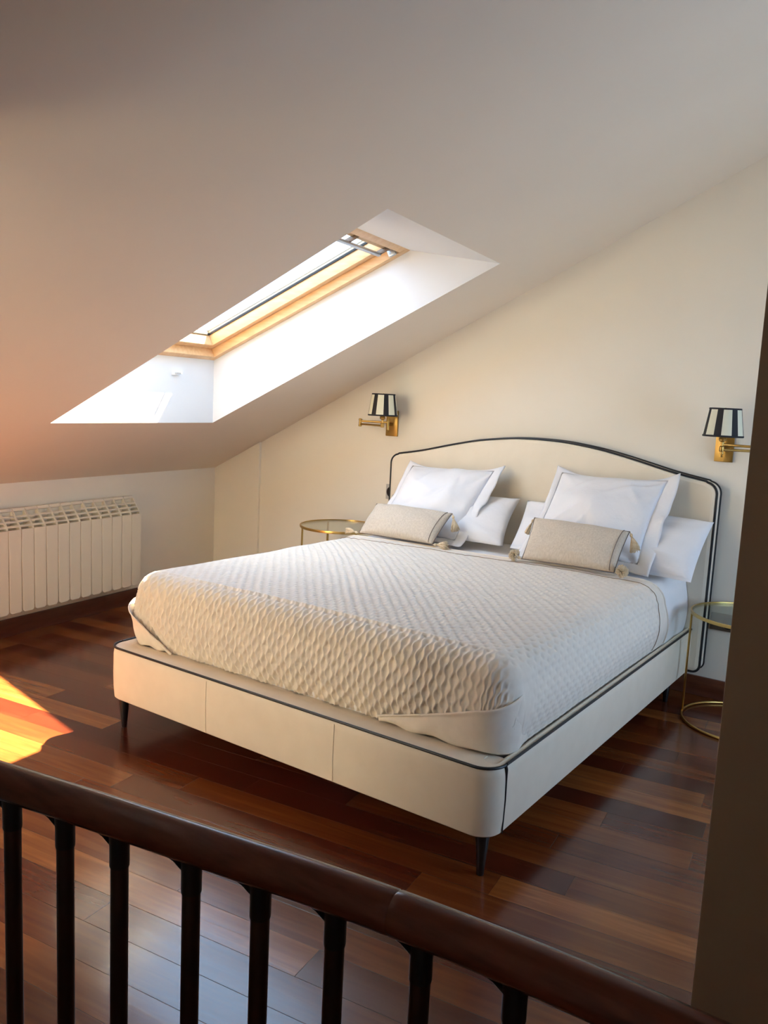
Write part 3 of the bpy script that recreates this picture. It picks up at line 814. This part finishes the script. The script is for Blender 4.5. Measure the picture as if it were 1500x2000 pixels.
# ------------------------------------------------------------------ wall lamps
def wall_lamp(px_, sx, ex, sy, label):
    """px_ plate centre, sx shade centre, ex elbow x, sy shade y"""
    ld = empty('wall_lamp', (px_, 0, 1.16), label, 'lamp', None)
    m = MB(); m.box((px_-.042, -.014, 1.163), (px_+.042, -.0, 1.318), .003); m.build('wall_plate', M_brass, ld)
    m = MB(); py = -.052
    m.tube([(px_, -.012, 1.235), (px_, py, 1.235)], .008, 14)
    m.lathe([(.004, 1.186), (.0055, 1.190), (.003, 1.197), (.0085, 1.202), (.0085, 1.268), (.0065, 1.274), (.004, 1.278)], px_, py, 18)
    m.build('pivot_post', M_brass, ld)
    ey = -.105
    m = MB(); z1, z2 = 1.246, 1.228
    m.tube([(px_, py, z1), (ex, ey, z1)], .0062, 12); m.build('swing_arm', M_brass, ld)
    m = MB(); m.tube([(ex, ey, z2), (sx, sy, z2)], .0062, 12); m.build('swing_arm', M_brass, ld)
    m = MB(); m.lathe([(.007, 1.212), (.011, 1.215), (.011, 1.222), (.009, 1.224), (.009, 1.250), (.011, 1.252), (.011, 1.259), (.007, 1.262)], ex, ey, 18); m.build('elbow_joint', M_brass, ld)
    m = MB(); m.lathe([(.009, 1.218), (.011, 1.222), (.011, 1.240), (.006, 1.246), (.006, 1.262), (.015, 1.268), (.017, 1.275), (.014, 1.282), (.012, 1.335)], sx, sy, 20)
    m.build('lamp_holder', M_brass, ld)
    m = MB(); m.lathe([(.010, 1.335), (.020, 1.35), (.024, 1.368), (.018, 1.386), (.004, 1.394)], sx, sy, 20); m.build('bulb', M_bulb, ld)
    # striped shade
    zb_, zt_, rb, rtp = 1.288, 1.414, .0875, .0685
    m = MB(); ns = 7; sub = 6
    per = 2*pi/ns; vs1, fs1, mm = [], [], []
    angs = []
    for k_ in range(ns):
        base = k_*per+.35
        for q in range(sub): angs.append((base+per*.58*q/sub, 0))
        for q in range(sub): angs.append((base+per*.58+per*.42*q/sub, 1))
    n_ = len(angs)
    lv = [(rb, zb_), (lerp(rb, rtp, .5), (zb_+zt_)/2), (rtp, zt_)]
    for r_0, z in lv:
        for a, _ in angs: vs1.append((sx+r_0*math.cos(a), sy+r_0*math.sin(a), z))
    for i in range(2):
        for j in range(n_):
            m.cur = angs[j][1]; j2 = (j+1) % n_
    m.v = vs1
    for i in range(2):
        for j in range(n_):
            j2 = (j+1) % n_; m.f.append([i*n_+j, i*n_+j2, (i+1)*n_+j2, (i+1)*n_+j]); m.fm.append(angs[j][1])
    # lining
    o0 = len(m.v)
    for r_0, z in lv:
        for a, _ in angs: m.v.append((sx+(r_0-.002)*math.cos(a), sy+(r_0-.002)*math.sin(a), z))
    for i in range(2):
        for j in range(n_):
            j2 = (j+1) % n_; m.f.append([o0+i*n_+j, o0+(i+1)*n_+j, o0+(i+1)*n_+j2, o0+i*n_+j2]); m.fm.append(2)
    sh = m.build('lamp_shade', None, ld, mats=[M_shadeC, M_shadeB, M_shadeI])
    for r_0, z in ((rb-.0005, zb_+.002), (rtp-.0005, zt_-.002)):
        m = MB(); m.tube([(sx+r_0*math.cos(2*pi*i/48), sy+r_0*math.sin(2*pi*i/48), z) for i in range(48)], .0022, 8, closed=True, flat=2.0, up_=Vector((0, 0, 1)))
        m.build('shade_trim', M_shadeB, sh)
    m = MB()
    for k_ in range(3):
        a = 2*pi*k_/3; m.tube([(sx, sy, zt_-.012), (sx+(rtp-.002)*math.cos(a), sy+(rtp-.002)*math.sin(a), zt_-.004)], .0012, 6)
    m.lathe([(.005, zt_-.016), (.006, zt_-.010), (.003, zt_+.004)], sx, sy, 12)
    m.build('shade_carrier', M_brass, sh)
    return ld
wall_lamp(1.522, 1.560, 1.352, -.165, 'brass wall lamp with striped shade on the left of the headboard, arm folded leftwards')
wall_lamp(3.452, 3.482, 3.640, -.195, 'brass wall lamp with striped shade on the right, arm folded towards the partition')

# ------------------------------------------------------------------ wall sockets
def socket(x0, x1, z0, z1, label, m1, m2):
    t = empty('wall_socket', ((x0+x1)/2, 0, z0), label, 'socket')
    m = MB(); m.box((x0, -.010, z0), (x1, 0, z1), .002); m.build('cover_plate', m1, t)
    cx, cz_ = (x0+x1)/2, (z0+z1)/2; r0 = (z1-z0)*.36
    n_ = 20; m = MB(); m.prism([(cx+r0*math.cos(2*pi*i/n_), -.009, cz_+r0*math.sin(2*pi*i/n_)) for i in range(n_)], (0, -.004, 0)); m.build('socket_insert', m2, t)
socket(1.500, 1.582, .775, .868, 'grey wall socket half behind the left edge of the headboard', M_plastic, M_black)
socket(3.470, 3.640, .345, .430, 'dark bronze double socket low on the wall behind the right side table', M_bronze, M_black)

# ------------------------------------------------------------------ radiator
rad = empty('radiator', HW(.07, -1.4, 0), 'cream sectional radiator mounted low on the knee wall under the sloping ceiling', 'radiator')
SP = .0797; NS = 17
for k_ in range(NS):
    y1 = -.868-k_*SP; y0 = y1-SP; m = MB(); Tm = TH
    g = .0022
    # front plate with chamfered lower corners
    zb_, zt_ = .152, .606
    pts = [(.118, y0+g, zt_), (.118, y0+g, zb_+.012), (.118, y0+g+.014, zb_), (.118, y1-g-.014, zb_), (.118, y1-g, zb_+.012), (.118, y1-g, zt_)]
    m.prism([TH @ Vector(q) for q in pts], TH.to_3x3() @ Vector((-.006, 0, 0)), .0015, 1)
    # side webs (sloping top)
    for yy in (y0+.0005, y1-.0065):
        w_ = [(.112, yy, .600), (.112, yy, .17), (.030, yy, .17), (.030, yy, .704), (.040, yy, .708), (.106, yy, .618)]
        m.prism([TH @ Vector(q) for q in w_], TH.to_3x3() @ Vector((0, .006, 0)), .0015, 1)
    # back plate, core
    m.box((.030, y0+g, .17), (.036, y1-g, .690), .001, Tm)
    m.box((.060, y0+.030, .16), (.085, y0+.050, .60), .004, Tm)
    # top rail and curved louvres between the webs
    m.box((.028, y0+.0005, .692), (.046, y1-.0005, .711), .005, Tm)
    for xx, zz in ((.063, .672), (.080, .649), (.097, .626)):
        q = [(xx-.008, y0+.005, zz-.001), (xx-.006, y0+.005, zz-.012), (xx+.006, y0+.005, zz-.010), (xx+.007, y0+.005, zz-.004), (xx+.001, y0+.005, zz+.001)]
        m.prism([TH @ Vector(v_) for v_ in q], TH.to_3x3() @ Vector((0, SP-.010, 0)))
    m.box((.036, y0+.004, .600), (.112, y1-.004, .603), 0, Tm)
    m.build('section', M_rad, rad, auto=True)
for yy in (-1.0, -1.95):
    m = MB(); m.box((.003, yy, .60), (.032, yy+.03, .66), .002, TH); m.build('wall_bracket', M_rad, rad)
for zz in (.19, .575):
    m = MB(); m.tube([TH @ Vector((.072, -.868, zz)), TH @ Vector((.072, -.868-NS*SP, zz))], .014, 12); m.build('header_pipe', M_rad, rad)

# ------------------------------------------------------------------ stair railing
RZ = .83; RR = .0245
cpts = [(2.752, -3.682), (2.90, -3.652), (3.08, -3.618), (3.34, -3.568), (3.494, -3.539), (3.631, -3.515), (3.723, -3.499), (3.815, -3.483), (3.924, -3.467), (4.045, -3.455), (4.147, -3.449), (4.30, -3.446), (4.55, -3.446), (4.85, -3.448)]
cur = catmull([(x, y, RZ) for x, y in cpts], 8)
ir = min(range(len(cur)), key=lambda i: abs(cur[i].x-3.936))
rl = empty('stair_railing', (3.6, -3.52, 0), 'dark wooden handrail on black steel balusters along the stair opening in the foreground', 'railing')
def hr_tube(P, name):
    d0 = (P[1]-P[0]).normalized(); d1 = (P[-1]-P[-2]).normalized(); e = .0012
    P2_ = [P[0], P[0]+d0*e*2]+[q for q in P[1:-1] if (q-P[0]).length > e*3 and (q-P[-1]).length > e*3]+[P[-1]-d1*e*2, P[-1]]
    r_ = [RR-e]+[RR]*(len(P2_)-2)+[RR-e]
    m = MB(); m.tube(P2_, r_, 36); return m.build(name, M_rail, rl)
hr_tube(cur[:ir+1], 'handrail'); hr_tube(cur[ir:], 'handrail')
def at_x(x):
    for i in range(len(cur)-1):
        if cur[i].x <= x <= cur[i+1].x:
            t = (x-cur[i].x)/(cur[i+1].x-cur[i].x); return cur[i].lerp(cur[i+1], t), (cur[i+1]-cur[i]).normalized()
bxs = [2.86, 2.96, 3.06, 3.16, 3.262, 3.363, 3.459, 3.552, 3.666, 3.766, 3.866, 3.973, 4.079, 4.185, 4.29, 4.40, 4.51, 4.62, 4.73]
for x in bxs:
    q, t = at_x(x); bx, by = q.x, q.y
    m = MB(); m.lathe([(.0115, 0), (.0115, RZ-RR-.034)], bx, by, 18); bo = m.build('baluster', M_steel, rl)
    m = MB()
    m.lathe([(.0125, RZ-RR-.040), (.0128, RZ-RR-.038), (.0128, RZ-RR-.012), (.0135, RZ-RR-.002), (.0135, RZ-RR+.004)], bx, by, 18)
    # saddle under the rail: flares along it
    zt_ = RZ-RR
    for s in (-1,):
        P_ = [Vector((bx, by, zt_-.012)), Vector((bx, by, zt_-.008))+t*s*.011, Vector((bx, by, zt_-.0025))+t*s*.022, Vector((bx, by, zt_-.0005))+t*s*.034]
        m.tube(P_, [.0115, .0095, .008, .006], 10, flat=.35, up_=Vector((0, 0, 1)))
    m.build('bracket', M_black, bo)
